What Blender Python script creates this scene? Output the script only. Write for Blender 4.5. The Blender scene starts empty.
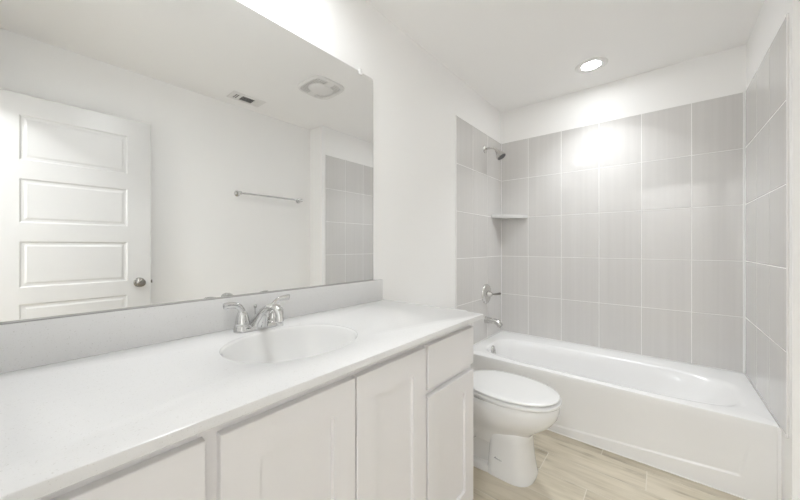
import bpy, bmesh, math, random
from mathutils import Vector, Matrix
random.seed(7)
PI = math.pi
SC = bpy.context.scene
COL = SC.collection

# ------------------------------------------------------------------ camera
F_PX, YAW, U0, V0 = 316.42, 0.7264, 381.06, 246.0
cam_d = bpy.data.cameras.new('camera')
cam = bpy.data.objects.new('camera', cam_d)
COL.objects.link(cam)
cam.location = (1.1345, 0.0, 1.1666)
cam.rotation_euler = (PI / 2, 0, YAW)
cam_d.sensor_fit = 'HORIZONTAL'
cam_d.sensor_width = 36.0
cam_d.lens = F_PX / 800 * 36.0
cam_d.shift_x = (400 - U0) / 800
cam_d.shift_y = (V0 - 250) / 800
cam_d.clip_start = 0.02
SC.camera = cam

# ------------------------------------------------------------------ world, light levels, exposure
world = bpy.data.worlds.new('world')
SC.world = world
world.use_nodes = True
world.node_tree.nodes['Background'].inputs[0].default_value = (0.9, 0.95, 1.0, 1)
world.node_tree.nodes['Background'].inputs[1].default_value = 0.3
LENS_E = 50.0         # glow of the two recessed downlight lenses
DOWN_W = (2.9, 3.4)  # watts of the two downlights: over the tub, over the sink
DOWN_SPREAD = (math.radians(104), math.radians(168))
DOWN_COL = (0.935, 0.970, 1.0)
HALL_FILL = 67.0        # emission strength of the fill light added in the hall
SC.view_settings.view_transform = 'Standard'
SC.view_settings.look = 'None'
SC.view_settings.gamma = 1.0
SC.view_settings.use_curve_mapping = False
SC.view_settings.exposure = 0.68
SC.cycles.max_bounces = 16
SC.cycles.diffuse_bounces = 12
SC.cycles.glossy_bounces = 6
SC.cycles.sample_clamp_indirect = 6.0
SC.cycles.blur_glossy = 0.5
SC.cycles.use_denoising = True

# ------------------------------------------------------------------ sizes (metres)
W, WN = 1.52, 1.725            # width of the tub alcove, width of the room in front of it
D, YT = 2.9745, 2.2044         # far wall, front of the tub
YN, YRET = -0.17, 2.052        # wall with the doorway, face of the return beside the tub
TT, TB, CE = 2.127, 0.372, 2.4222   # tile top, tub rim, ceiling
YC, HC, XC = 1.2922, 0.8787, 0.5672  # counter end, counter height, counter depth
YTILE = 2.107
ROWS = [0.376, 0.723, 1.073, 1.425, 1.776, 2.127]

# ------------------------------------------------------------------ materials
def nodes_of(name):
    m = bpy.data.materials.new(name)
    m.use_nodes = True
    nt = m.node_tree
    return m, nt, nt.nodes['Principled BSDF']

def plain(name, col, rough=0.5, metal=0.0, coat=0.0, spec=0.5, bump=None, var=0.0, var_scale=3.0):
    """one-colour procedural material; bump = (noise scale, strength), var = colour variation of the thing itself"""
    m, nt, b = nodes_of(name)
    b.inputs['Base Color'].default_value = (*col, 1)
    b.inputs['Roughness'].default_value = rough
    b.inputs['Metallic'].default_value = metal
    b.inputs['Coat Weight'].default_value = coat
    b.inputs['Specular IOR Level'].default_value = spec
    tc = nt.nodes.new('ShaderNodeTexCoord')
    if bump:
        n = nt.nodes.new('ShaderNodeTexNoise'); n.inputs['Scale'].default_value = bump[0]
        n.inputs['Detail'].default_value = 3
        bp = nt.nodes.new('ShaderNodeBump'); bp.inputs['Strength'].default_value = bump[1]
        bp.inputs['Distance'].default_value = 0.004
        nt.links.new(tc.outputs['Object'], n.inputs['Vector'])
        nt.links.new(n.outputs['Fac'], bp.inputs['Height'])
        nt.links.new(bp.outputs['Normal'], b.inputs['Normal'])
    if var:
        n2 = nt.nodes.new('ShaderNodeTexNoise'); n2.inputs['Scale'].default_value = var_scale
        n2.inputs['Detail'].default_value = 6
        r = nt.nodes.new('ShaderNodeValToRGB')
        r.color_ramp.elements[0].position = 0.3; r.color_ramp.elements[1].position = 0.7
        r.color_ramp.elements[0].color = (*[c * (1 - var) for c in col], 1)
        r.color_ramp.elements[1].color = (*[min(1, c * (1 + var)) for c in col], 1)
        nt.links.new(tc.outputs['Object'], n2.inputs['Vector'])
        nt.links.new(n2.outputs['Fac'], r.inputs['Fac'])
        nt.links.new(r.outputs['Color'], b.inputs['Base Color'])
    return m

def glow(name, col, strength):
    m, nt, b = nodes_of(name)
    b.inputs['Base Color'].default_value = (0.9, 0.9, 0.88, 1)
    b.inputs['Emission Color'].default_value = (*col, 1)
    b.inputs['Emission Strength'].default_value = strength
    return m

M = {}
M['wall'] = plain('wall paint', (0.92, 0.915, 0.906), 0.6, bump=(170, 0.22), spec=0.3)
M['ceiling'] = plain('ceiling paint', (0.92, 0.913, 0.904), 0.8, bump=(120, 0.15), spec=0.2)
M['trim'] = plain('trim paint', (0.88, 0.878, 0.87), 0.3)
M['door'] = plain('door paint', (0.70, 0.696, 0.688), 0.27)
M['cabinet'] = plain('cabinet paint', (0.775, 0.765, 0.772), 0.35)
M['gap'] = plain('dark cabinet gap', (0.16, 0.15, 0.14), 0.8)
M['china'] = plain('white vitreous china', (0.80, 0.797, 0.79), 0.08, coat=0.3)
M['acrylic'] = plain('white tub enamel', (0.835, 0.832, 0.83), 0.20)
M['seat'] = plain('white seat plastic', (0.79, 0.79, 0.785), 0.18)
M['chrome'] = plain('polished chrome', (0.66, 0.66, 0.655), 0.06, metal=1.0)
M['nickel'] = plain('brushed chrome', (0.66, 0.65, 0.63), 0.2, metal=1.0)
M['satin'] = plain('satin nickel', (0.30, 0.285, 0.265), 0.22, metal=1.0)
M['dark'] = plain('dark spout shade', (0.03, 0.03, 0.03), 0.6)  # dark colour stands in for shade inside the tub spout
M['nozzle'] = plain('dark rubber nozzle face', (0.12, 0.12, 0.12), 0.5)
M['plastic'] = plain('white plastic', (0.80, 0.79, 0.775), 0.4)
M['grille_grey'] = plain('grey grille plastic', (0.74, 0.73, 0.715), 0.6)  # a little greyer than the white plastic; fan grille and seat gap
M['vent_dark'] = plain('dark vent shade', (0.10, 0.10, 0.10), 0.6)  # dark colour stands in for the shade behind the vent louvres
M['clip'] = plain('clear plastic clip', (0.86, 0.86, 0.85), 0.15)
M['grout'] = plain('pale grout', (0.87, 0.865, 0.85), 0.6)
M['caulk'] = plain('white caulk', (0.88, 0.88, 0.87), 0.4)
M['bullnose'] = plain('white tile edge', (0.82, 0.81, 0.80), 0.25)
M['stone'] = plain('pale grey stone', (0.66, 0.655, 0.64), 0.3, var=0.05, var_scale=14)
M['channel'] = plain('grey metal channel', (0.33, 0.325, 0.315), 0.45)
M['mirror_edge'] = plain('mirror edge', (0.10, 0.10, 0.098), 0.3)
M['logo'] = plain('grey printed mark', (0.22, 0.23, 0.25), 0.5)
M['mirror'] = plain('silvered glass', (0.90, 0.905, 0.90), 0.0, metal=1.0)
M['down_glow'] = glow('lit downlight lens', (0.95, 0.975, 1.0), LENS_E)
M['hall_fill_glow'] = glow('added hall fill glow', (0.935, 0.968, 1.0), HALL_FILL)

def counter_mat():
    m, nt, b = nodes_of('white speckled quartz')
    b.inputs['Roughness'].default_value = 0.22
    tc = nt.nodes.new('ShaderNodeTexCoord')
    n = nt.nodes.new('ShaderNodeTexNoise'); n.inputs['Scale'].default_value = 320; n.inputs['Detail'].default_value = 2
    r = nt.nodes.new('ShaderNodeValToRGB')
    e = r.color_ramp.elements
    e[0].position = 0.27; e[0].color = (0.60, 0.59, 0.57, 1)
    e[1].position = 0.36; e[1].color = (0.725, 0.722, 0.718, 1)
    nt.links.new(tc.outputs['Object'], n.inputs['Vector'])
    nt.links.new(n.outputs['Fac'], r.inputs['Fac'])
    nt.links.new(r.outputs['Color'], b.inputs['Base Color'])
    return m
M['counter'] = counter_mat()

def tile_mat():
    m, nt, b = nodes_of('grey glazed tile')
    b.inputs['Roughness'].default_value = 0.075
    b.inputs['Specular IOR Level'].default_value = 0.5
    tc = nt.nodes.new('ShaderNodeTexCoord')
    mp = nt.nodes.new('ShaderNodeMapping'); mp.inputs['Scale'].default_value = (60, 60, 1.0)
    n = nt.nodes.new('ShaderNodeTexNoise'); n.inputs['Scale'].default_value = 1.0; n.inputs['Detail'].default_value = 3
    at = nt.nodes.new('ShaderNodeAttribute'); at.attribute_name = 'tint'
    mx = nt.nodes.new('ShaderNodeMath'); mx.operation = 'MULTIPLY_ADD'
    mx.inputs[1].default_value = 0.35
    r = nt.nodes.new('ShaderNodeValToRGB')
    e = r.color_ramp.elements
    e[0].position = 0.2; e[0].color = (0.625, 0.612, 0.598, 1)
    e[1].position = 1.0; e[1].color = (0.68, 0.666, 0.651, 1)
    nt.links.new(tc.outputs['Object'], mp.inputs['Vector'])
    nt.links.new(mp.outputs['Vector'], n.inputs['Vector'])
    nt.links.new(at.outputs['Fac'], mx.inputs[0])
    nt.links.new(n.outputs['Fac'], mx.inputs[2])
    nt.links.new(mx.outputs[0], r.inputs['Fac'])
    nt.links.new(r.outputs['Color'], b.inputs['Base Color'])
    n3 = nt.nodes.new('ShaderNodeTexNoise'); n3.inputs['Scale'].default_value = 5.0
    bp = nt.nodes.new('ShaderNodeBump'); bp.inputs['Strength'].default_value = 0.015; bp.inputs['Distance'].default_value = 0.01
    nt.links.new(tc.outputs['Object'], n3.inputs['Vector'])
    nt.links.new(n3.outputs['Fac'], bp.inputs['Height'])
    nt.links.new(bp.outputs['Normal'], b.inputs['Normal'])
    return m
M['tile'] = tile_mat()

def plank_mat():
    m, nt, b = nodes_of('wood look floor plank')
    b.inputs['Roughness'].default_value = 0.38
    tc = nt.nodes.new('ShaderNodeTexCoord')
    at = nt.nodes.new('ShaderNodeAttribute'); at.attribute_name = 'tint'
    add = nt.nodes.new('ShaderNodeVectorMath'); add.operation = 'ADD'
    sc = nt.nodes.new('ShaderNodeVectorMath'); sc.operation = 'SCALE'; sc.inputs['Scale'].default_value = 17.0
    cmb = nt.nodes.new('ShaderNodeCombineXYZ')
    nt.links.new(at.outputs['Fac'], cmb.inputs[0]); nt.links.new(at.outputs['Fac'], cmb.inputs[1])
    nt.links.new(cmb.outputs[0], sc.inputs[0])
    nt.links.new(tc.outputs['Object'], add.inputs[0]); nt.links.new(sc.outputs[0], add.inputs[1])
    mp = nt.nodes.new('ShaderNodeMapping'); mp.inputs['Scale'].default_value = (2.2, 22, 1)
    nt.links.new(add.outputs[0], mp.inputs['Vector'])
    g = nt.nodes.new('ShaderNodeTexNoise'); g.inputs['Scale'].default_value = 1.4; g.inputs['Detail'].default_value = 7
    g.inputs['Roughness'].default_value = 0.62; g.inputs['Distortion'].default_value = 0.9
    nt.links.new(mp.outputs['Vector'], g.inputs['Vector'])
    mp2 = nt.nodes.new('ShaderNodeMapping'); mp2.inputs['Scale'].default_value = (3.0, 9, 1)
    nt.links.new(add.outputs[0], mp2.inputs['Vector'])
    k = nt.nodes.new('ShaderNodeTexNoise'); k.inputs['Scale'].default_value = 1.3; k.inputs['Detail'].default_value = 2
    nt.links.new(mp2.outputs['Vector'], k.inputs['Vector'])
    mixf = nt.nodes.new('ShaderNodeMath'); mixf.operation = 'MULTIPLY_ADD'; mixf.inputs[1].default_value = 0.55
    nt.links.new(k.outputs['Fac'], mixf.inputs[0])
    h = nt.nodes.new('ShaderNodeMath'); h.operation = 'MULTIPLY'; h.inputs[1].default_value = 0.5
    nt.links.new(g.outputs['Fac'], h.inputs[0]); nt.links.new(h.outputs[0], mixf.inputs[2])
    t2 = nt.nodes.new('ShaderNodeMath'); t2.operation = 'MULTIPLY_ADD'; t2.inputs[1].default_value = 0.10
    nt.links.new(at.outputs['Fac'], t2.inputs[0]); nt.links.new(mixf.outputs[0], t2.inputs[2])
    r = nt.nodes.new('ShaderNodeValToRGB')
    e = r.color_ramp.elements
    e[0].position = 0.40; e[0].color = (0.27, 0.23, 0.17, 1)
    e[1].position = 0.68; e[1].color = (0.63, 0.57, 0.46, 1)
    e2 = r.color_ramp.elements.new(0.53); e2.color = (0.53, 0.475, 0.37, 1)
    nt.links.new(t2.outputs[0], r.inputs['Fac'])
    nt.links.new(r.outputs['Color'], b.inputs['Base Color'])
    bp = nt.nodes.new('ShaderNodeBump'); bp.inputs['Strength'].default_value = 0.12; bp.inputs['Distance'].default_value = 0.003
    nt.links.new(g.outputs['Fac'], bp.inputs['Height'])
    nt.links.new(bp.outputs['Normal'], b.inputs['Normal'])
    return m
M['plank'] = plank_mat()
M['floor_grout'] = plain('floor grout', (0.68, 0.64, 0.56), 0.8)

# ------------------------------------------------------------------ mesh helpers
def box(bm, x0, x1, y0, y1, z0, z1, bev=0.0, seg=2, mi=0):
    vs = [bm.verts.new(p) for p in ((x0, y0, z0), (x1, y0, z0), (x1, y1, z0), (x0, y1, z0),
                                    (x0, y0, z1), (x1, y0, z1), (x1, y1, z1), (x0, y1, z1))]
    fs = [bm.faces.new([vs[i] for i in f]) for f in ((0, 3, 2, 1), (4, 5, 6, 7), (0, 1, 5, 4), (1, 2, 6, 5), (2, 3, 7, 6), (3, 0, 4, 7))]
    for f in fs: f.material_index = mi
    if bev:
        es = list({e for f in fs for e in f.edges})
        r = bmesh.ops.bevel(bm, geom=es, offset=bev, segments=seg, affect='EDGES', profile=0.5)
        for f in r['faces']: f.material_index = mi
    return fs

def loft(bm, rings, cap0=True, cap1=True, closed=True, mi=0):
    R = [[bm.verts.new(p) for p in r] for r in rings]
    n = len(R[0])
    for a, b in zip(R, R[1:]):
        for i in range(n if closed else n - 1):
            j = (i + 1) % n
            f = bm.faces.new((a[i], a[j], b[j], b[i])); f.material_index = mi
    if cap0:
        f = bm.faces.new(list(reversed(R[0]))); f.material_index = mi
    if cap1:
        f = bm.faces.new(R[-1]); f.material_index = mi
    return R

def frame_of(axis):
    axis = Vector(axis).normalized()
    up = Vector((0, 0, 1)) if abs(axis.z) < 0.95 else Vector((1, 0, 0))
    u = axis.cross(up).normalized()
    v = u.cross(axis).normalized()
    return u, v, axis

def lathe(bm, org, axis, prof, seg=32, cap0=True, cap1=True, mi=0):
    """prof: (radius, distance along axis)"""
    u, v, a = frame_of(axis)
    o = Vector(org)
    rings = []
    for r, h in prof:
        rings.append([o + a * h + (u * math.cos(2 * PI * i / seg) + v * math.sin(2 * PI * i / seg)) * max(r, 1e-5) for i in range(seg)])
    loft(bm, rings, cap0, cap1, mi=mi)

def smooth_path(pts, n=6):
    """Catmull-Rom through the points; each point may carry extra numbers"""
    P = [Vector(p) if len(p) <= 3 else p for p in pts]
    out = []
    for i in range(len(P) - 1):
        p0 = P[max(i - 1, 0)]; p1 = P[i]; p2 = P[i + 1]; p3 = P[min(i + 2, len(P) - 1)]
        for k in range(n):
            t = k / n
            out.append(tuple(0.5 * ((2 * b) + (-a + c) * t + (2 * a - 5 * b + 4 * c - d) * t * t + (-a + 3 * b - 3 * c + d) * t ** 3)
                             for a, b, c, d in zip(p0, p1, p2, p3)))
    out.append(tuple(P[-1]))
    return out

def tube(bm, pts, seg=16, mi=0, up=None, cap=True):
    """pts: (x, y, z, ru, rv) swept ellipse; u lies sideways, v along 'up'"""
    n = len(pts)
    rings = []
    pv = None
    for i, p in enumerate(pts):
        a = Vector(pts[max(i - 1, 0)][:3]); b = Vector(pts[min(i + 1, n - 1)][:3])
        t = (b - a).normalized()
        ref = Vector(up) if up else (pv if pv else (Vector((0, 0, 1)) if abs(t.z) < 0.9 else Vector((1, 0, 0))))
        u = t.cross(ref)
        if u.length < 1e-4: u = t.cross(Vector((1, 0.1, 0)))
        u.normalize()
        v = u.cross(t).normalized()
        pv = v
        c = Vector(p[:3])
        rings.append([c + u * p[3] * math.cos(2 * PI * k / seg) + v * p[4] * math.sin(2 * PI * k / seg) for k in range(seg)])
    loft(bm, rings, cap, cap, mi=mi)

def prism(bm, poly, z0, z1, mi=0):
    loft(bm, [[(x, y, z0) for x, y in poly], [(x, y, z1) for x, y in poly]], mi=mi)

def slab(bm, u0, u1, v0, v1, panels, T, depth, slope, fmap, ch=0.002, back=False, raise_=0.0):
    """frame-and-panel board: front at d=0, body behind it; panels = (ua, ub, va, vb) recessed by depth"""
    us = sorted({u0 + ch, u1 - ch, *[p[0] for p in panels], *[p[1] for p in panels]})
    vs = sorted({v0 + ch, v1 - ch, *[p[2] for p in panels], *[p[3] for p in panels]})
    cache = {}
    def V(u, v, d):
        k = (round(u, 6), round(v, 6), round(d, 6))
        if k not in cache: cache[k] = bm.verts.new(fmap(u, v, d))
        return cache[k]
    def side(d0, sgn):
        for ua, ub in zip(us, us[1:]):
            for va, vb in zip(vs, vs[1:]):
                inp = any(p[0] <= ua + 1e-6 and ub <= p[1] + 1e-6 and p[2] <= va + 1e-6 and vb <= p[3] + 1e-6 for p in panels)
                if not inp:
                    bm.faces.new((V(ua, va, d0), V(ub, va, d0), V(ub, vb, d0), V(ua, vb, d0)))
        for a, b, c, e in panels:
            levels = [(0.0, d0), (slope, d0 - sgn * depth)]
            if raise_:
                levels += [(slope + 0.012, d0 - sgn * depth), (slope + 0.022, d0 - sgn * (depth - raise_))]
            # each ring needs the grid's own vertices along the panel edge, so the outer ring is split
            def ring(ins, d):
                ua, ub, va, vb = a + ins, b - ins, c + ins, e - ins
                return [V(ua, va, d), V(ub, va, d), V(ub, vb, d), V(ua, vb, d)]
            rs = [ring(*l) for l in levels]
            for r0, r1 in zip(rs, rs[1:]):
                for i in range(4):
                    j = (i + 1) % 4
                    bm.faces.new((r0[i], r0[j], r1[j], r1[i]))
            bm.faces.new(rs[-1])
    side(0.0, 1)
    fr = [(u0 + ch, v0 + ch), (u1 - ch, v0 + ch), (u1 - ch, v1 - ch), (u0 + ch, v1 - ch)]
    ou = [(u0, v0), (u1, v0), (u1, v1), (u0, v1)]
    A = [V(u, v, 0) for u, v in fr]; B = [V(u, v, -ch) for u, v in ou]; Cc = [V(u, v, -T) for u, v in ou]
    for r0, r1 in ((A, B), (B, Cc)):
        for i in range(4):
            j = (i + 1) % 4
            bm.faces.new((r0[i], r0[j], r1[j], r1[i]))
    bm.faces.new(Cc)

def put(name, bm, mats, root=None, smooth=32, label=None):
    """link the mesh as ONE object; under a root its coordinates become local to the root"""
    bmesh.ops.remove_doubles(bm, verts=bm.verts, dist=1e-6)
    bmesh.ops.recalc_face_normals(bm, faces=bm.faces)
    me = bpy.data.meshes.new(name)
    off = Vector((0, 0, 0))
    p = root
    while p is not None:
        off += p.location; p = p.parent
    bmesh.ops.translate(bm, verts=bm.verts, vec=-off)
    bm.to_mesh(me); bm.free()
    for m in (mats if isinstance(mats, (list, tuple)) else [mats]): me.materials.append(M[m])
    if smooth:
        me.shade_smooth()
        me.set_sharp_from_angle(angle=math.radians(smooth))
    o = bpy.data.objects.new(name, me)
    COL.objects.link(o)
    if root is not None: o.parent = root
    if label: o['label'] = label
    return o

def thing(name, loc, label, cat, group=None):
    o = bpy.data.objects.new(name, None)
    COL.objects.link(o)
    o.location = loc
    o.empty_display_size = 0.1
    o['label'] = label; o['category'] = cat
    if group: o['group'] = group
    return o

def struct(name, bm, mats, smooth=0):
    o = put(name, bm, mats, None, smooth)
    o['kind'] = 'structure'
    return o
NB = bmesh.new

def super_ring(cx, cy, a, b, n, z, N=64):
    out = []
    for i in range(N):
        t = 2 * PI * i / N
        c, s = math.cos(t), math.sin(t)
        out.append((cx + a * math.copysign(abs(c) ** (2 / n), c), cy + b * math.copysign(abs(s) ** (2 / n), s), z))
    return out

def ray_rings(cx, cy, rect, N=96):
    """angles that include the rectangle's corners, and a function giving the rectangle point on each"""
    x0, x1, y0, y1 = rect
    ang = [2 * PI * i / N for i in range(N)]
    for x, y in ((x0, y0), (x1, y0), (x1, y1), (x0, y1)):
        a = math.atan2(y - cy, x - cx) % (2 * PI)
        k = min(range(len(ang)), key=lambda i: abs(ang[i] - a)); ang[k] = a
    def rect_pts(z, ins=0.0, i0=None):
        X0, X1, Y0, Y1 = (x0 + ins, x1 - ins, y0 + ins, y1 - ins) if i0 is None else (x0 + i0[0], x1 - i0[1], y0 + i0[2], y1 - i0[3])
        out = []
        for a in ang:
            c, s = math.cos(a), math.sin(a)
            # clamp the far point of the ray on the inset rectangle, keeping corners on corners
            tx = ((x1 if c > 0 else x0) - cx) / c if abs(c) > 1e-9 else 1e9
            ty = ((y1 if s > 0 else y0) - cy) / s if abs(s) > 1e-9 else 1e9
            t = min(tx, ty)
            px, py = cx + c * t, cy + s * t
            out.append((min(max(px, X0), X1), min(max(py, Y0), Y1), z))
        return out
    def oval(z, ocx, ocy, a_l, a_r, b_f, b_b, n):
        """superellipse with its own half-axes left/right/front/back"""
        out = []
        for an in ang:
            c, s = math.cos(an), math.sin(an)
            # aspect-correct parameter so points spread with the rectangle's
            rx = (x1 - x0) / 2; ry = (y1 - y0) / 2
            t = math.atan2(s / ry, c / rx)
            c2, s2 = math.cos(t), math.sin(t)
            A = a_r if c2 > 0 else a_l; B = b_b if s2 > 0 else b_f
            den = (abs(c2) ** n + abs(s2) ** n) ** (1 / n)
            out.append((ocx + A * c2 / den, ocy + B * s2 / den, z))
        return out
    return rect_pts, oval

# ================================================================== THE ROOM
TW = 0.11
bm = NB(); box(bm, -TW, 0, YN - TW, D + TW, -0.0, CE); struct('wall_left', bm, 'wall')
wl = bpy.data.objects['wall_left']
bm = NB(); box(bm, 0, WN + TW, D + 0.006, D + TW, 0, CE); wb = struct('wall_far', bm, 'wall')
bm = NB(); box(bm, WN, WN + TW, YN - TW, YRET, 0, CE); wr = struct('wall_right', bm, 'wall')
bm = NB(); box(bm, W + 0.006, WN + TW, YRET, D + 0.006, 0, CE, 0.0)
wa = struct('wall_alcove', bm, 'wall')
# near wall with the doorway the camera stands in
DX0, DX1, DZ = 0.835, 1.612, 2.052
bm = NB()
box(bm, 0, DX0, YN - TW, YN, 0, CE); box(bm, DX1, WN, YN - TW, YN, 0, CE); box(bm, DX0, DX1, YN - TW, YN, DZ, CE)
wn = struct('wall_near', bm, 'wall')
# hall behind the doorway
HY = -1.45
bm = NB(); box(bm, -TW, WN + TW + 0.6, HY - TW, HY, 0, CE); struct('wall_hall_rear', bm, 'wall')
bm = NB(); box(bm, -TW, 0, HY, YN - TW, 0, CE); struct('wall_hall_left', bm, 'wall')
bm = NB(); box(bm, WN + TW + 0.5, WN + TW + 0.6, HY, YN - TW, 0, CE); box(bm, WN + TW, WN + TW + 0.6, YN - TW, YN, 0, CE)
struct('wall_hall_right', bm, 'wall')
bm = NB(); box(bm, -TW, WN + TW + 0.6, HY - TW, D + TW, CE, CE + 0.1); struct('ceiling', bm, 'ceiling')

# floor: one mesh of planks running along x with grout between
def build_floor():
    bm = NB()
    x0, x1, y0, y1 = 0.0, WN + TW + 0.5, HY, D
    box(bm, x0, x1, y0, y1, -0.05, -0.0006, mi=1)
    lay = bm.faces.layers.float.new('tint')
    pw, L, g = 0.175, 1.2, 0.0019
    known = {0: 0.864, 1: 0.655, 2: 1.076, 3: 0.880}    # where the photo shows a joint, by row from y = 1.615
    r = math.floor((y0 - 1.615) / pw)
    while 1.615 + r * pw < y1:
        ya, yb = max(1.615 + r * pw, y0), min(1.615 + (r + 1) * pw, y1)
        off = known.get(r, (r * 0.437) % L)
        k = math.floor((x0 - off) / L)
        while off + k * L < x1:
            xa, xb = max(off + k * L, x0), min(off + (k + 1) * L, x1)
            if xb - xa > 0.01:
                n0 = len(bm.faces)
                vs = [bm.verts.new(p) for p in ((xa + g, ya + g, 0), (xb - g, ya + g, 0), (xb - g, yb - g, 0), (xa + g, yb - g, 0))]
                vb = [bm.verts.new((v.co.x, v.co.y, -0.0006)) for v in vs]
                t = random.random()
                fs = [bm.faces.new(vs)] + [bm.faces.new((vs[i], vb[i], vb[(i + 1) % 4], vs[(i + 1) % 4])) for i in range(4)]
                for f in fs: f[lay] = t
            k += 1
        r += 1
    return struct('floor', bm, ['plank', 'floor_grout'])
build_floor()

# tile on the three alcove walls: rows and columns read from the photograph
def tiles(name, parent, cols, fmap, label):
    bm = NB()
    lay = bm.faces.layers.float.new('tint')
    g, b = 0.0021, 0.0010
    def quadbox(ua, ub, va, vb, d0, d1, mi, tint, bev):
        A = [(ua, va), (ub, va), (ub, vb), (ua, vb)]
        lo = [bm.verts.new(fmap(u, v, d0)) for u, v in A]
        mid = [bm.verts.new(fmap(u, v, d1 - bev)) for u, v in A]
        I = [(ua + bev, va + bev), (ub - bev, va + bev), (ub - bev, vb - bev), (ua + bev, vb - bev)]
        top = [bm.verts.new(fmap(u, v, d1)) for u, v in I]
        fs = [bm.faces.new(top)]
        for r0, r1 in ((lo, mid), (mid, top)):
            for i in range(4):
                fs.append(bm.faces.new((r0[i], r0[(i + 1) % 4], r1[(i + 1) % 4], r1[i])))
        for f in fs:
            f.material_index = mi; f[lay] = tint
    quadbox(cols[0], cols[-1], ROWS[0] - 0.006, ROWS[-1], 0.0, 0.0046, 1, 0.5, 0.0)
    for ca, cb in zip(cols, cols[1:]):
        for ra, rb in zip(ROWS, ROWS[1:]):
            quadbox(ca + g, cb - g, ra + g, rb - g, 0.0, 0.0058, 0, random.random(), b)
    return put(name, bm, ['tile', 'grout'], parent, 0, label)

tiles('tile_panel', wl, [YTILE, 2.378, 2.659, D], lambda u, v, d: (d - 0.001, u, v), 'glossy grey tile on the wall with the shower head')
tiles('tile_panel', wb, [0.003, 0.243, 0.504, 0.766, 1.022, 1.282, W - 0.003], lambda u, v, d: (u, D + 0.0065 - d, v), 'glossy grey tile behind the tub')
tiles('tile_panel', wa, [2.100, 2.378, 2.659, D], lambda u, v, d: (W + 0.0065 - d, u, v), 'glossy grey tile at the foot end of the tub')
def strip(parent, a, b, mat='caulk', name='caulk_bead', bev=0.0):
    bm = NB(); box(bm, *a, *b[0:2], *b[2:4]) if len(a) == 2 else None
    return put(name, bm, mat, parent, 0)
strip(wl, (0.0, 0.0075), (D - 0.006, D + 0.001, TB + 0.002, TT))
strip(wa, (W - 0.009, W + 0.001), (D - 0.009, D + 0.001, TB + 0.002, TT))
strip(wl, (0.0, 0.0065), (YTILE - 0.008, YTILE - 0.0005, TB, TT), 'bullnose', 'tile_edge')
strip(wa, (W - 0.001, W + 0.0065), (2.092, 2.0995, TB, TT), 'bullnose', 'tile_edge')

# baseboards and the door casing
def baseboard(name, x0, x1, y0, y1):
    bm = NB(); box(bm, x0, x1, y0, y1, 0.0, 0.118, 0.004, 2)
    return struct(name, bm, 'trim', 32)
baseboard('baseboard_left', 0.0, 0.013, 1.275, YT - 0.006)
baseboard('baseboard_right', WN - 0.013, WN, YN + 0.0, YRET - 0.014)
baseboard('baseboard_return', W + 0.012, WN - 0.0, YRET - 0.013, YRET)
bm = NB()
for s, e in ((DX0 - 0.057, DX0), (DX1, DX1 + 0.05)):
    box(bm, s, e, YN, YN + 0.016, 0, DZ + 0.057, 0.004)
box(bm, DX0, DX1, YN, YN + 0.016, DZ, DZ + 0.057, 0.004)
struct('trim_1', bm, 'trim', 32)
bm = NB()
box(bm, DX0, DX0 + 0.016, YN - TW, YN, 0, DZ, 0.001); box(bm, DX1 - 0.016, DX1, YN - TW, YN, 0, DZ, 0.001)
box(bm, DX0 + 0.016, DX1 - 0.016, YN - TW, YN, DZ - 0.016, DZ, 0.001)
struct('trim_2', bm, 'trim', 32)

# the open door, flat against the right wall; its face is seen in the mirror
DFX, DY0, DY1 = 1.625, -0.150, 0.602
PZ = [(0.20, 0.465), (0.566, 0.831), (0.926, 1.193), (1.301, 1.556), (1.663, 1.922)]
bm = NB()
slab(bm, DY0, DY1, 0.012, 2.040, [(-0.022, 0.468, a, b) for a, b in PZ], 0.035, 0.006, 0.008,
     lambda u, v, d: (DFX - d, u, v), 0.0015, raise_=0.0035)
door = struct('door_1', bm, 'door', 9)
bm = NB()
lathe(bm, (DFX, 0.534, 0.912), (-1, 0, 0), [(0.033, 0), (0.033, 0.004), (0.028, 0.009), (0.013, 0.011), (0.012, 0.028), (0.018, 0.034),
      (0.026, 0.042), (0.0285, 0.050), (0.027, 0.059), (0.020, 0.066), (0.010, 0.068), (0.0001, 0.0685)], 36, True, True)
lathe(bm, (DFX + 0.035, 0.534, 0.912), (1, 0, 0), [(0.033, 0), (0.033, 0.004), (0.028, 0.009), (0.013, 0.011), (0.012, 0.02), (0.018, 0.026),
      (0.0285, 0.040), (0.027, 0.048), (0.010, 0.055), (0.0001, 0.056)], 36, True, True)
put('knob', bm, 'satin', door, 40, 'round satin nickel knob')
bm = NB(); box(bm, DFX + 0.010, DFX + 0.025, DY1, DY1 + 0.011, 0.901, 0.923, 0.002); put('latch', bm, 'satin', door, 30, 'small metal latch bolt')
for z in (0.25, 1.02, 1.80):
    bm = NB(); lathe(bm, (DFX - 0.006, DY0 - 0.006, z), (0, 0, 1), [(0.006, 0), (0.006, 0.09)], 12)
    put('hinge', bm, 'satin', door, 40)

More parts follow.
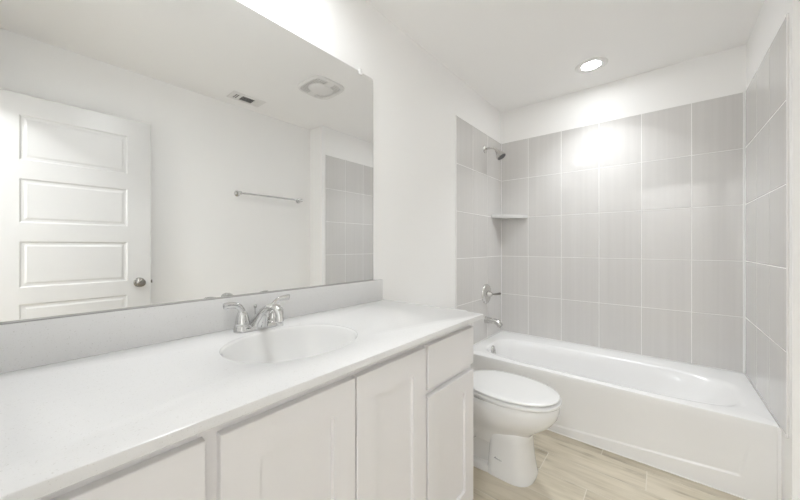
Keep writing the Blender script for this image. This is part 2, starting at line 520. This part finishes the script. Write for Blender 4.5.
# ================================================================== VANITY
XF = XC - 0.021           # face of the doors
FFX = XF - 0.019          # face frame
van = thing('vanity_cabinet', (0.27, 0.55, 0.0), 'long white shaker vanity cabinet under the countertop, with doors and drawers', 'cabinet')
bm = NB()
CY0, CY1 = YN + 0.0, 1.256
box(bm, 0.0, FFX - 0.018, CY1 - 0.016, CY1, 0.0, 0.8575)       # right side panel
box(bm, 0.0, FFX - 0.018, CY0, CY0 + 0.016, 0.0, 0.8575)       # left side panel
box(bm, 0.0, 0.012, CY0 + 0.016, CY1 - 0.016, 0.1, 0.8575)     # back
box(bm, 0.012, FFX - 0.018, CY0 + 0.016, CY1 - 0.016, 0.10, 0.116)
put('body', bm, 'cabinet', van, 0)
bm = NB()   # face frame: rails and stiles
STL = [(CY0, -0.128), (0.200, 0.240), (0.552, 0.580), (0.878, 0.912), (1.222, CY1)]
for a, b in STL: box(bm, FFX - 0.018, FFX, a, b, 0.100, 0.8575, 0.0008, 1)
for (a, b), (c, d) in zip(STL, STL[1:]):
    box(bm, FFX - 0.018, FFX, b, c, 0.815, 0.8575); box(bm, FFX - 0.018, FFX, b, c, 0.10, 0.125)
for b, c in ((-0.128, 0.200), (0.912, 1.222)): box(bm, FFX - 0.018, FFX, b, c, 0.645, 0.690)
put('face_frame', bm, 'cabinet', van, 0)
bm = NB(); box(bm, 0.40, 0.472, CY0, CY1, 0.0, 0.10); put('toe_kick', bm, 'cabinet', van, 0)
fm = lambda u, v, d: (XF + d, u, v)
def cab_door(y0, y1, z0, z1, label):
    bm = NB()
    st = 0.066
    slab(bm, y0, y1, z0, z1, [(y0 + st + 0.008, y1 - st - 0.006, z0 + st + 0.004, z1 - st - 0.006)], 0.019, 0.010, 0.0010, fm, 0.0016)
    return put('door', bm, 'cabinet', van, 20, label)
def cab_drawer(y0, y1, z0, z1, label):
    bm = NB()
    slab(bm, y0, y1, z0, z1, [], 0.019, 0, 0, fm, 0.0016)
    return put('drawer', bm, 'cabinet', van, 20, label)
cab_door(0.232, 0.564, 0.112, 0.828, 'left shaker door under the sink')
cab_door(0.570, 0.888, 0.112, 0.828, 'right shaker door under the sink')
cab_door(0.903, 1.243, 0.112, 0.655, 'shaker door under the drawer at the toilet end')
cab_door(-0.140, 0.207, 0.112, 0.655, 'shaker door at the near end')
cab_drawer(0.903, 1.243, 0.680, 0.830, 'flat drawer front at the toilet end')
cab_drawer(-0.140, 0.207, 0.680, 0.830, 'flat drawer front at the near end')

# countertop with an oval hole, backsplash
SX, SY, SA, SB = 0.287, 0.553, 0.164, 0.209
top = thing('countertop', (0.28, 0.55, 0.8585), 'white speckled quartz countertop on the vanity cabinet', 'countertop')
bm = NB()
rp, ov = ray_rings(SX, SY, (0.0, XC, YN, YC), 120)
zb = 0.8585
loft(bm, [ov(zb, SX, SY, SA, SA, SB, SB, 2.15), ov(HC - 0.004, SX, SY, SA, SA, SB, SB, 2.15), ov(HC - 0.001, SX, SY, SA + 0.0015, SA + 0.0015, SB + 0.0015, SB + 0.0015, 2.15),
          ov(HC, SX, SY, SA + 0.004, SA + 0.004, SB + 0.004, SB + 0.004, 2.15), rp(HC, 0.003), rp(HC - 0.001, 0.001), rp(HC - 0.003), rp(zb + 0.001), rp(zb, 0.001),
          ov(zb, SX, SY, SA, SA, SB, SB, 2.15)], False, False)
put('slab', bm, 'counter', top, 30)
bm = NB(); box(bm, 0.0, 0.020, YN, 1.268, HC, 0.988, 0.0015, 2); bs = put('backsplash', bm, 'counter', None, 30)
bs['label'] = 'low white quartz backsplash strip along the wall under the mirror'; bs['category'] = 'backsplash'

sink = thing('sink', (SX, SY, 0.72), 'white oval undermount sink basin in the countertop below the faucet', 'sink')
bm = NB()
R = []
for s, z in ((1.008, zb - 0.001), (0.9985, zb - 0.001), (0.9985, HC - 0.0035), (0.990, HC - 0.0045), (0.975, HC - 0.010), (0.955, zb - 0.012), (0.92, zb - 0.045), (0.85, zb - 0.080), (0.74, zb - 0.108), (0.55, zb - 0.126), (0.32, zb - 0.135), (0.14, zb - 0.138)):
    R.append(super_ring(SX - 0.012 * (1 - s), SY, SA * s, SB * s, 2.15, z, 72))
outer = [[(SX + (x - SX) * 1.03, SY + (y - SY) * 1.03, z - 0.010) for x, y, z in r] for r in R[6:]]
outer.reverse()
loft(bm, outer + R, True, True)
put('basin', bm, 'china', sink, 45)
bm = NB(); lathe(bm, (SX - 0.010, SY, zb - 0.1385), (0, 0, 1), [(0.0215, 0), (0.0215, 0.003), (0.019, 0.0045), (0.016, 0.003), (0.015, 0.003), (0.013, 0.005), (0.0001, 0.0055)], 28)
put('drain', bm, 'chrome', sink, 40, 'chrome drain')

# faucet
FY, FX = 0.542, 0.078
fau = thing('faucet', (FX, FY, HC), 'chrome two-handle sink faucet on the counter in front of the backsplash', 'faucet')
bm = NB()
def stadium(hx, hy, z, N=40, cx=FX, cy=FY):
    out = []
    for i in range(N):
        t = 2 * PI * i / N
        c, s = math.cos(t), math.sin(t)
        yy = (hy - hx) if s > 0 else -(hy - hx)
        out.append((cx + hx * c, cy + yy + hx * s, z))
    return out
zf = HC + 0.0012
loft(bm, [stadium(0.0275, 0.084, zf), stadium(0.0275, 0.084, zf + 0.010), stadium(0.0255, 0.082, zf + 0.0145), stadium(0.020, 0.075, zf + 0.017)])
put('base_plate', bm, 'chrome', fau, 40)
for s in (-1, 1):
    hy = FY + s * 0.056
    bm = NB()
    lathe(bm, (FX, hy, zf + 0.013), (0, 0, 1), [(0.0262, 0), (0.0260, 0.007), (0.0235, 0.010), (0.0238, 0.013), (0.0225, 0.022), (0.0195, 0.036), (0.016, 0.048), (0.0125, 0.054), (0.0001, 0.056)], 32)
    put('handle_hub', bm, 'chrome', fau, 40)
    bm = NB()   # flat paddle lever: up out of the hub, then outward
    P = [(FX, hy - s * 0.002, zf + 0.056, 0.0115, 0.0105), (FX + 0.001, hy + s * 0.004, zf + 0.074, 0.0110, 0.0085),
         (FX + 0.003, hy + s * 0.020, zf + 0.0885, 0.0105, 0.0058), (FX + 0.005, hy + s * 0.042, zf + 0.0935, 0.0110, 0.0050), (FX + 0.007, hy + s * 0.060, zf + 0.0935, 0.0112, 0.0048), (FX + 0.008, hy + s * 0.064, zf + 0.0932, 0.0095, 0.0036)]
    tube(bm, smooth_path(P, 6), 16)
    put('lever', bm, 'chrome', fau, 50)
bm = NB()
P = [(FX + 0.004, FY, zf + 0.010, 0.036, 0.030), (FX + 0.012, FY, zf + 0.024, 0.029, 0.0285), (FX + 0.028, FY, zf + 0.046, 0.0215, 0.0215), (FX + 0.052, FY, zf + 0.068, 0.0175, 0.0150),
     (FX + 0.082, FY, zf + 0.083, 0.0160, 0.0115), (FX + 0.112, FY, zf + 0.088, 0.0155, 0.0108), (FX + 0.133, FY, zf + 0.081, 0.0150, 0.0115), (FX + 0.140, FY, zf + 0.067, 0.0140, 0.0125)]
tube(bm, smooth_path(P, 6), 24)
put('spout', bm, 'chrome', fau, 50)
bm = NB(); lathe(bm, (FX + 0.139, FY, zf + 0.071), (0.05, 0, -1), [(0.0125, 0), (0.0128, 0.012), (0.0140, 0.015), (0.0140, 0.026), (0.0118, 0.028), (0.0116, 0.038), (0.0095, 0.040), (0.0092, 0.034), (0.0001, 0.034)], 28)
put('aerator', bm, 'chrome', fau, 40)
bm = NB(); lathe(bm, (FX - 0.021, FY, zf + 0.012), (0, 0, 1), [(0.0025, 0), (0.0025, 0.055), (0.005, 0.057), (0.0062, 0.062), (0.005, 0.068), (0.0001, 0.0695)], 18)
put('lift_rod', bm, 'chrome', fau, 40)

# mirror
MY0, MY1, MZ0, MZ1 = -0.13, 1.209, 0.988, 2.038
mir = thing('wall_mirror', (0.0, 0.54, 0.988), 'large frameless wall mirror standing on the backsplash above the vanity', 'mirror')
bm = NB()
ck = 0.012
poly = [(MY0, MZ0), (MY1, MZ0), (MY1, MZ1 - ck), (MY1 - 0.004, MZ1 - 0.004), (MY1 - ck, MZ1), (MY0, MZ1)]
rb_ = [(0.0005, y, z) for y, z in poly]; rf_ = [(0.0055, y, z) for y, z in poly]
Rr = loft(bm, [rb_, rf_], mi=1)
bm.faces.ensure_lookup_table()
bm.faces[-1].material_index = 0
put('glass', bm, ['mirror', 'mirror_edge'], mir, 0)
bm = NB(); box(bm, 0.0005, 0.0185, MY0, MY1, MZ0 + 0.0002, MZ0 + 0.0030); put('bottom_channel', bm, 'channel', mir, 0, 'thin grey metal channel along the bottom edge')
for cy in (1.115, 0.15):
    bm = NB(); box(bm, 0.0, 0.010, cy - 0.010, cy + 0.010, MZ1 + 0.0005, MZ1 + 0.016, 0.003); box(bm, 0.006, 0.010, cy - 0.010, cy + 0.010, MZ1 - 0.014, MZ1 + 0.004, 0.0015)
    put('mirror_clip', bm, 'clip', mir, 40, 'small clear plastic clip')

# ================================================================== TOILET
TY = 1.697
toi = thing('toilet', (0.40, TY, 0.0), 'white two-piece toilet with closed lid between the vanity and the tub', 'toilet')
def egg(z, xb, xw, xf, hw, nf=2.15, nb=2.6, N=56):
    out = []
    for i in range(N):
        t = 2 * PI * i / N
        c, s = math.cos(t), math.sin(t)
        n = nf if c > 0 else nb
        A = (xf - xw) if c > 0 else (xw - xb)
        out.append((xw + A * math.copysign(abs(c) ** (2 / n), c), TY + hw * math.copysign(abs(s) ** (2 / n), s), z))
    return out
bm = NB()
# bowl upper
loft(bm, [egg(*a) for a in ((0.150, 0.30, 0.47, 0.615, 0.100), (0.190, 0.26, 0.47, 0.630, 0.110), (0.215, 0.23, 0.475, 0.645, 0.118), (0.240, 0.20, 0.48, 0.668, 0.130),
     (0.270, 0.18, 0.49, 0.705, 0.150), (0.300, 0.17, 0.50, 0.738, 0.164), (0.330, 0.16, 0.50, 0.758, 0.173), (0.358, 0.16, 0.50, 0.766, 0.1765), (0.382, 0.16, 0.50, 0.767, 0.1765), (0.392, 0.165, 0.50, 0.762, 0.172))])
# front pedestal
loft(bm, [egg(z, xb, xw, xf, hw, 2.6, 7.0) for z, xb, xw, xf, hw in ((0.0, 0.448, 0.56, 0.662, 0.119), (0.012, 0.448, 0.56, 0.664, 0.120), (0.025, 0.450, 0.56, 0.659, 0.117), (0.08, 0.455, 0.56, 0.650, 0.115),
     (0.14, 0.460, 0.56, 0.643, 0.114), (0.19, 0.462, 0.56, 0.640, 0.114), (0.225, 0.462, 0.56, 0.642, 0.119), (0.25, 0.465, 0.56, 0.63, 0.11))])
# base flange and rear trapway
loft(bm, [egg(z, xb, xw, xf, hw, 2.2, 3.2) for z, xb, xw, xf, hw in ((0.0, 0.13, 0.40, 0.60, 0.118), (0.018, 0.13, 0.40, 0.60, 0.118), (0.028, 0.137, 0.40, 0.59, 0.110), (0.034, 0.16, 0.40, 0.58, 0.095))])
loft(bm, [egg(z, xb, xw, xf, hw, 2.4, 3.0) for z, xb, xw, xf, hw in ((0.02, 0.17, 0.36, 0.52, 0.082), (0.10, 0.17, 0.36, 0.52, 0.076), (0.20, 0.14, 0.36, 0.52, 0.080), (0.30, 0.10, 0.36, 0.52, 0.12), (0.36, 0.06, 0.36, 0.52, 0.14), (0.385, 0.06, 0.36, 0.52, 0.14))])
for s in (-1, 1):   # the curved trapway bulge on each flank
    P = [(0.43, TY + s * 0.070, 0.22, 0.042, 0.050), (0.36, TY + s * 0.066, 0.175, 0.042, 0.045), (0.30, TY + s * 0.062, 0.11, 0.040, 0.042), (0.25, TY + s * 0.060, 0.06, 0.038, 0.040), (0.22, TY + s * 0.058, 0.02, 0.036, 0.036)]
    tube(bm, smooth_path(P, 5), 18)
put('bowl', bm, 'china', toi, 55)
bm = NB()
loft(bm, [egg(*a, 2.15, 2.05) for a in ((0.3945, 0.295, 0.52, 0.758, 0.168), (0.3965, 0.290, 0.52, 0.770, 0.178), (0.4025, 0.290, 0.52, 0.775, 0.182), (0.411, 0.290, 0.52, 0.774, 0.181), (0.4155, 0.295, 0.52, 0.764, 0.172))])
put('seat', bm, 'seat', toi, 40)
bm = NB()
loft(bm, [egg(*a, 2.15, 2.05) for a in ((0.4195, 0.295, 0.52, 0.752, 0.166), (0.421, 0.290, 0.52, 0.763, 0.175), (0.425, 0.290, 0.52, 0.767, 0.178), (0.430, 0.291, 0.52, 0.765, 0.1765), (0.4338, 0.297, 0.52, 0.756, 0.169),
     (0.4358, 0.32, 0.52, 0.72, 0.145), (0.4365, 0.34, 0.50, 0.62, 0.08))])
put('lid', bm, 'seat', toi, 40)
bm = NB(); loft(bm, [egg(*a, 2.15, 2.05) for a in ((0.4150, 0.32, 0.52, 0.735, 0.150), (0.4200, 0.32, 0.52, 0.735, 0.150))]); put('bumper_gap', bm, 'grille_grey', toi, 40)
for s in (-1, 1):
    bm = NB(); box(bm, 0.225, 0.285, TY + s * 0.060 - 0.016, TY + s * 0.060 + 0.016, 0.394, 0.430, 0.006); put('hinge', bm, 'seat', toi, 40)
def tankring(z, hx, hy, cx=0.112, r=5.0):
    return super_ring(cx, TY, hx, hy, r, z, 56)
bm = NB(); loft(bm, [tankring(z, a, b) for z, a, b in ((0.386, 0.07, 0.18), (0.392, 0.082, 0.19), (0.45, 0.088, 0.20), (0.60, 0.093, 0.21), (0.712, 0.096, 0.215))]); put('tank', bm, 'china', toi, 40)
bm = NB(); loft(bm, [tankring(z, a, b) for z, a, b in ((0.7125, 0.098, 0.218), (0.716, 0.103, 0.223), (0.738, 0.103, 0.223), (0.746, 0.098, 0.218))]); put('tank_lid', bm, 'china', toi, 40)
bm = NB(); lathe(bm, (0.206, TY - 0.15, 0.665), (1, 0, 0), [(0.013, 0), (0.013, 0.010), (0.009, 0.014), (0.0001, 0.015)], 20)
tube(bm, [(0.218, TY - 0.15, 0.665, 0.006, 0.006), (0.222, TY - 0.12, 0.662, 0.006, 0.005), (0.222, TY - 0.075, 0.655, 0.0075, 0.004)], 12); put('flush_lever', bm, 'chrome', toi, 40, 'chrome flush lever')
for s in (-1, 1):
    bm = NB(); lathe(bm, (0.30, TY + s * 0.108, 0.024), (0, 0, 1), [(0.013, 0), (0.012, 0.012), (0.008, 0.018), (0.0001, 0.020)], 16); put('bolt_cap', bm, 'seat', toi, 40)
# small printed script mark on the near flank of the pedestal
bm = NB()
ly = TY - 0.1155
def mark(pts, r=0.0011):
    tube(bm, [(x, ly + dy, z, r, r) for x, z, dy in pts], 6)
mk = []
for i in range(15):
    t = i / 14
    mk.append((0.500 + 0.034 * t, 0.094 + 0.0035 * math.sin(t * 22) * (1.1 - 0.7 * t) - 0.004 * t, 0.0))
mark(mk); mark([(0.497, 0.091, 0), (0.503, 0.101, 0), (0.507, 0.091, 0)])
put('printed_mark', bm, 'logo', toi, 0, 'tiny grey script mark')

# ================================================================== BATHTUB
tub = thing('bathtub', (0.76, 2.59, 0.0), 'white alcove bathtub against the grey tiled walls', 'bathtub')
bm = NB()
bx0, bx1, by0, by1 = 0.0065, W - 0.0005, YT, D - 0.0005
tcx, tcy = 0.76, 2.55
rp, ov = ray_rings(tcx, tcy, (bx0, bx1, by0, by1), 132)
def basin(z, x0, x1, y0, y1, n):
    return ov(z, tcx, tcy, tcx - x0, x1 - tcx, tcy - y0, y1 - tcy, n)
loft(bm, [rp(0.33), rp(TB - 0.012), rp(TB - 0.004, i0=(0.0, 0.0, 0.003, 0.0)), rp(TB, i0=(0.0, 0.0, 0.012, 0.0)),
          basin(TB + 0.000, 0.086, 1.470, YT + 0.050, 2.805, 4.4), basin(TB - 0.003, 0.096, 1.452, YT + 0.061, 2.792, 4.2), basin(TB - 0.013, 0.104, 1.428, YT + 0.070, 2.783, 4.0),
          basin(0.30, 0.112, 1.350, YT + 0.082, 2.770, 3.6), basin(0.20, 0.125, 1.235, YT + 0.100, 2.752, 3.3), basin(0.12, 0.145, 1.130, YT + 0.122, 2.730, 3.1),
          basin(0.085, 0.175, 1.070, YT + 0.15, 2.70, 3.0), basin(0.068, 0.23, 1.00, YT + 0.19, 2.66, 2.9), basin(0.062, 0.40, 0.85, YT + 0.27, 2.60, 2.8)], False, True)
put('tub_shell', bm, 'acrylic', tub, 40)
# apron: a height field with a shallow pressed panel outlined low down and up the right end
bm = NB()
NX, NZ = 260, 80
def sst(a, b, x):
    t = min(max((x - a) / (b - a), 0), 1); return t * t * (3 - 2 * t)
G = []
for j in range(NZ + 1):
    z = 0.004 + (0.345 - 0.004) * j / NZ
    row = []
    for i in range(NX + 1):
        x = bx0 + (bx1 - bx0) * i / NX
        zl = 0.040 + (0.099 - 0.040) * sst(0.2, 1.41, x) if x < 1.41 else 0.099
        zl = 0.035 + 0.062 * max(0, min(1, (x - 0.55) / 0.86))
        xr = 1.408 + (z - 0.10) * 0.18
        ins = sst(0, 0.0065, z - zl) * sst(0, 0.008, xr - x) * (1 - sst(0.16, 0.32, z))
        row.append(bm.verts.new((x, YT + 0.0005 + 0.0055 * ins, z)))
    G.append(row)
for j in range(NZ):
    for i in range(NX):
        bm.faces.new((G[j][i], G[j][i + 1], G[j + 1][i + 1], G[j + 1][i]))
box(bm, bx0, bx1, YT + 0.010, YT + 0.03, 0.004, 0.34)
put('apron', bm, 'acrylic', tub, 60, 'plain white front apron with a shallow pressed panel')
bm = NB(); box(bm, bx0, bx1, YT - 0.004, YT + 0.004, 0.0, 0.006, 0.001, 1); put('caulk_line', bm, 'caulk', tub, 0, 'white caulk along the floor')
bm = NB(); box(bm, bx1 - 0.006, W + 0.0065, YT - 0.003, YT + 0.008, 0.0, TB - 0.004, 0.002, 2); put('end_flange', bm, 'acrylic', tub, 40)
bm = NB(); lathe(bm, (0.1085, 2.515, 0.325), (1, 0, 0), [(0.036, 0), (0.036, 0.004), (0.031, 0.010), (0.012, 0.013), (0.010, 0.017), (0.0001, 0.018)], 32)
tube(bm, [(0.125, 2.515, 0.332, 0.006, 0.006), (0.131, 2.515, 0.310, 0.005, 0.005), (0.132, 2.515, 0.298, 0.004, 0.004)], 12)
put('overflow_plate', bm, 'nickel', tub, 40, 'round chrome overflow plate')
bm = NB(); lathe(bm, (0.27, 2.55, 0.0635), (0, 0, 1), [(0.035, 0), (0.035, 0.003), (0.028, 0.006), (0.0001, 0.006)], 28); put('drain', bm, 'nickel', tub, 40, 'chrome drain')

# ------------------------------------------------------------------ shower fittings on the left tile
WX = 0.0048
sh = thing('showerhead', (WX, 2.60, 1.99), 'chrome shower head on a bent arm high on the left tiled wall', 'shower head')
bm = NB(); lathe(bm, (WX, 2.60, 1.990), (1, 0, 0), [(0.034, 0), (0.033, 0.005), (0.022, 0.013), (0.0001, 0.014)], 28); put('flange', bm, 'nickel', sh, 40)
bm = NB(); tube(bm, smooth_path([(WX, 2.60, 1.990, 0.0085, 0.0085), (0.045, 2.60, 1.991, 0.0095, 0.0095), (0.085, 2.60, 1.981, 0.0095, 0.0095), (0.108, 2.60, 1.957, 0.0095, 0.0095)], 6), 16); put('arm', bm, 'nickel', sh, 50)
bm = NB(); hd = Vector((0.55, 0, -0.83)).normalized()
lathe(bm, (0.104, 2.60, 1.966), hd, [(0.012, 0), (0.016, 0.006), (0.017, 0.018), (0.021, 0.026), (0.031, 0.046), (0.0385, 0.066), (0.0395, 0.079), (0.037, 0.082), (0.0001, 0.082)], 32)
put('head', bm, 'nickel', sh, 40)
bm = NB(); lathe(bm, Vector((0.104, 2.60, 1.966)) + hd * 0.0822, hd, [(0.034, 0), (0.033, 0.002), (0.0001, 0.002)], 28); put('nozzle_face', bm, 'nozzle', sh, 40, 'dark spray face')

VY, VZ = 2.625, 0.757
sv = thing('shower_valve', (WX, VY, VZ), 'chrome shower valve with a lever handle on the left tiled wall above the tub spout', 'shower valve')
bm = NB(); lathe(bm, (WX, VY, VZ), (1, 0, 0), [(0.085, 0), (0.0845, 0.006), (0.078, 0.014), (0.058, 0.021), (0.034, 0.024), (0.0001, 0.024)], 48); put('escutcheon', bm, 'nickel', sv, 40)
bm = NB(); lathe(bm, (WX + 0.010, VY, VZ), (1, 0, 0), [(0.028, 0), (0.027, 0.018), (0.020, 0.028), (0.017, 0.045), (0.0001, 0.047)], 28)
put('hub', bm, 'nickel', sv, 40)
bm = NB(); tube(bm, [(WX + 0.044, VY, VZ, 0.010, 0.009), (WX + 0.060, VY + 0.022, VZ - 0.001, 0.008, 0.008), (WX + 0.075, VY + 0.050, VZ - 0.001, 0.0085, 0.0095), (WX + 0.088, VY + 0.080, VZ + 0.001, 0.009, 0.011), (WX + 0.092, VY + 0.090, VZ + 0.001, 0.006, 0.008)], 16)
put('lever', bm, 'satin', sv, 50, 'darker metal lever')

ts = thing('tub_spout', (WX, 2.61, 0.53), 'chrome tub spout on the left tiled wall over the tub end', 'tub spout')
bm = NB(); tube(bm, smooth_path([(WX, 2.615, 0.536, 0.030, 0.030), (0.020, 2.615, 0.536, 0.028, 0.028), (0.06, 2.615, 0.537, 0.024, 0.024), (0.095, 2.615, 0.534, 0.023, 0.023), (0.118, 2.615, 0.522, 0.024, 0.024), (0.133, 2.615, 0.502, 0.023, 0.024)], 6), 22)
put('spout_body', bm, 'nickel', ts, 50)
bm = NB(); lathe(bm, (0.1352, 2.615, 0.4997), Vector((0.65, 0, -0.76)), [(0.0175, 0), (0.0175, 0.0012), (0.0001, 0.0012)], 22); put('spout_end_shade', bm, 'dark', ts, 0, 'dark disc painted as the shade in the open end')

# corner shelf
csh = thing('corner_shelf', (0.08, 2.90, 1.42), 'pale stone corner shelf in the left tiled corner', 'shelf')
bm = NB()
S = 0.238
A = [(0.0052, D - 0.0005), (0.0052, D - S), (0.012, D - S - 0.003), (S + 0.003, D - 0.012), (S, D - 0.0005)]
def inset(p, k):
    cx, cy = 0.08, D - 0.08
    return [(max(0.0052, cx + (x - cx) * k), min(D - 0.0005, cy + (y - cy) * k)) for x, y in p]
loft(bm, [[(x, y, z) for x, y in q] for q, z in ((inset(A, 0.985), 1.4155), (A, 1.4185), (A, 1.4415), (inset(A, 0.985), 1.4445))])
put('shelf_slab', bm, 'stone', csh, 25)

# ================================================================== TOWEL BAR (seen in the mirror)
tb = thing('towel_bar', (WN, 1.58, 1.636), 'chrome towel bar on the right wall, seen in the mirror', 'towel bar')
for y in (1.262, 1.895):
    bm = NB(); lathe(bm, (WN, y, 1.636), (-1, 0, 0), [(0.026, 0), (0.026, 0.006), (0.018, 0.012), (0.011, 0.018), (0.010, 0.045), (0.014, 0.054), (0.016, 0.064), (0.014, 0.074), (0.008, 0.079), (0.0001, 0.080)], 28); put('post', bm, 'chrome', tb, 40)
bm = NB(); lathe(bm, (WN - 0.063, 1.262, 1.636), (0, 1, 0), [(0.0085, 0), (0.0085, 0.633)], 18); put('bar', bm, 'chrome', tb, 40)

# ================================================================== CEILING FITTINGS
for (LX, LY, lab), watts, spread in zip(((0.765, 2.612, 'round lit recessed downlight in the ceiling over the tub'), (0.24, 0.50, 'round lit recessed downlight in the ceiling over the sink')), DOWN_W, DOWN_SPREAD):
    rl = thing('recessed_light', (LX, LY, CE), lab, 'light', 'recessed ceiling downlights')
    bm = NB(); lathe(bm, (LX, LY, CE - 0.0002), (0, 0, -1), [(0.097, 0), (0.097, 0.002), (0.092, 0.006), (0.082, 0.0065), (0.058, 0.0035), (0.057, 0.001)], 48, False, False); put('trim_ring', bm, 'plastic', rl, 40)
    bm = NB(); lathe(bm, (LX, LY, CE - 0.0005), (0, 0, -1), [(0.0585, 0), (0.058, 0.0012), (0.04, 0.0025), (0.0001, 0.003)], 48); put('lens', bm, 'down_glow', rl, 50, 'bright lit lens')
    ld = bpy.data.lights.new('downlight', 'AREA'); ld.shape = 'DISK'; ld.size = 0.112; ld.energy = watts; ld.spread = spread; ld.color = DOWN_COL
    lo = bpy.data.objects.new('downlight', ld); COL.objects.link(lo); lo.parent = rl; lo.location = (0, 0, -0.0045)

# exhaust fan
EX, EY = 0.90, 1.56
fan = thing('exhaust_fan', (EX, EY, CE), 'round-cornered white exhaust fan cover on the ceiling, seen in the mirror', 'exhaust fan')
bm = NB()
rr = lambda h, z, n=4.0: super_ring(EX, EY, h, h, n, CE - z, 64)
loft(bm, [rr(0.155, 0.0), rr(0.155, 0.004), rr(0.150, 0.012), rr(0.143, 0.017), rr(0.136, 0.017), rr(0.130, 0.010), rr(0.127, 0.002), rr(0.12, 0.001)], False, False)
put('bezel', bm, 'plastic', fan, 50)
bm = NB(); loft(bm, [rr(0.128, 0.0005), rr(0.128, 0.003)]); 
for k in range(-6, 7):
    x = EX + k * 0.019
    box(bm, x - 0.003, x + 0.003, EY - 0.118, EY + 0.118, CE - 0.008, CE - 0.002)
put('grille', bm, 'grille_grey', fan, 40, 'recessed grey grille')
bm = NB(); loft(bm, [super_ring(EX, EY, a, b, 2.3, CE - z, 48) for a, b, z in ((0.080, 0.100, 0.003), (0.082, 0.102, 0.014), (0.076, 0.096, 0.021), (0.055, 0.07, 0.026), (0.01, 0.012, 0.028))]); 
for sx, sy in ((1, 0), (-1, 0)):
    x0, x1 = sorted((EX + sx * 0.07, EX + sx * 0.14)); box(bm, x0, x1, EY - 0.03, EY + 0.03, CE - 0.016, CE - 0.006, 0.004)
put('center_panel', bm, 'plastic', fan, 50, 'domed centre panel')

# air vent
VX, VYC = 1.532, 1.26
av = thing('air_vent', (VX, VYC, CE), 'white rectangular ceiling air vent with louvres over a dark sheet, seen in the mirror', 'vent')
hx, hy = 0.074, 0.140
bm = NB()
o_ = [(VX - hx, VYC - hy), (VX + hx, VYC - hy), (VX + hx, VYC + hy), (VX - hx, VYC + hy)]
def vr(k, z): return [(VX + (x - VX) / hx * (hx - k), VYC + (y - VYC) / hy * (hy - k), CE - z) for x, y in o_]
loft(bm, [vr(0, 0), vr(0, 0.002), vr(0.006, 0.008), vr(0.026, 0.010), vr(0.028, 0.002)], False, False)
for yb in (VYC - 0.064, VYC + 0.064):
    box(bm, VX - hx + 0.02, VX + hx - 0.02, yb - 0.009, yb + 0.009, CE - 0.0095, CE - 0.001)
put('vent_frame', bm, 'plastic', av, 30)
bm = NB(); box(bm, VX - hx + 0.02, VX + hx - 0.02, VYC - hy + 0.02, VYC + hy - 0.02, CE - 0.0022, CE - 0.0006); put('duct_shade', bm, 'vent_dark', av, 0, 'dark sheet painted as the shade behind the louvres')
def fin(c, ax, L, tilt, w=0.0035):
    bm = NB()
    t = Vector((ax[1], -ax[0], 0)) * w * math.cos(tilt) + Vector((0, 0, 1)) * w * math.sin(tilt) * 0.5
    a = Vector((ax[0], ax[1], 0)) * L
    n = Vector((0, 0, 0.0006))
    c = Vector(c)
    loft(bm, [[c - a - t - n, c - a + t - n, c - a + t + n, c - a - t + n], [c + a - t - n, c + a + t - n, c + a + t + n, c + a - t + n]])
    put('louvre', bm, 'plastic', av, 0)
for k in range(3): fin((VX + (k - 1) * 0.024, VYC, CE - 0.0065), (0, 1), 0.056, 0.7)
for k in range(3):
    fin((VX, VYC - 0.108 + k * 0.0165, CE - 0.0065), (1, 0), 0.048, 0.7)
    fin((VX, VYC + 0.080 + k * 0.015, CE - 0.0065), (1, 0), 0.048, 0.5, 0.0064)

# unseen fill light added in the hall behind the camera
hl = thing('hall_fill_light', (1.1, -0.85, CE), 'added unseen fill light on the hall ceiling outside the doorway', 'light')
bm = NB(); lathe(bm, (1.1, -0.85, CE), (0, 0, -1), [(0.17, 0), (0.17, 0.02), (0.155, 0.025)], 40, False, True); put('fill_base', bm, 'nickel', hl, 40)
bm = NB(); lathe(bm, (1.1, -0.85, CE - 0.026), (0, 0, -1), [(0.15, 0), (0.145, 0.03), (0.11, 0.06), (0.05, 0.077), (0.0001, 0.08)], 40); put('fill_dome', bm, 'hall_fill_glow', hl, 50, 'glowing dome of the added fill light')
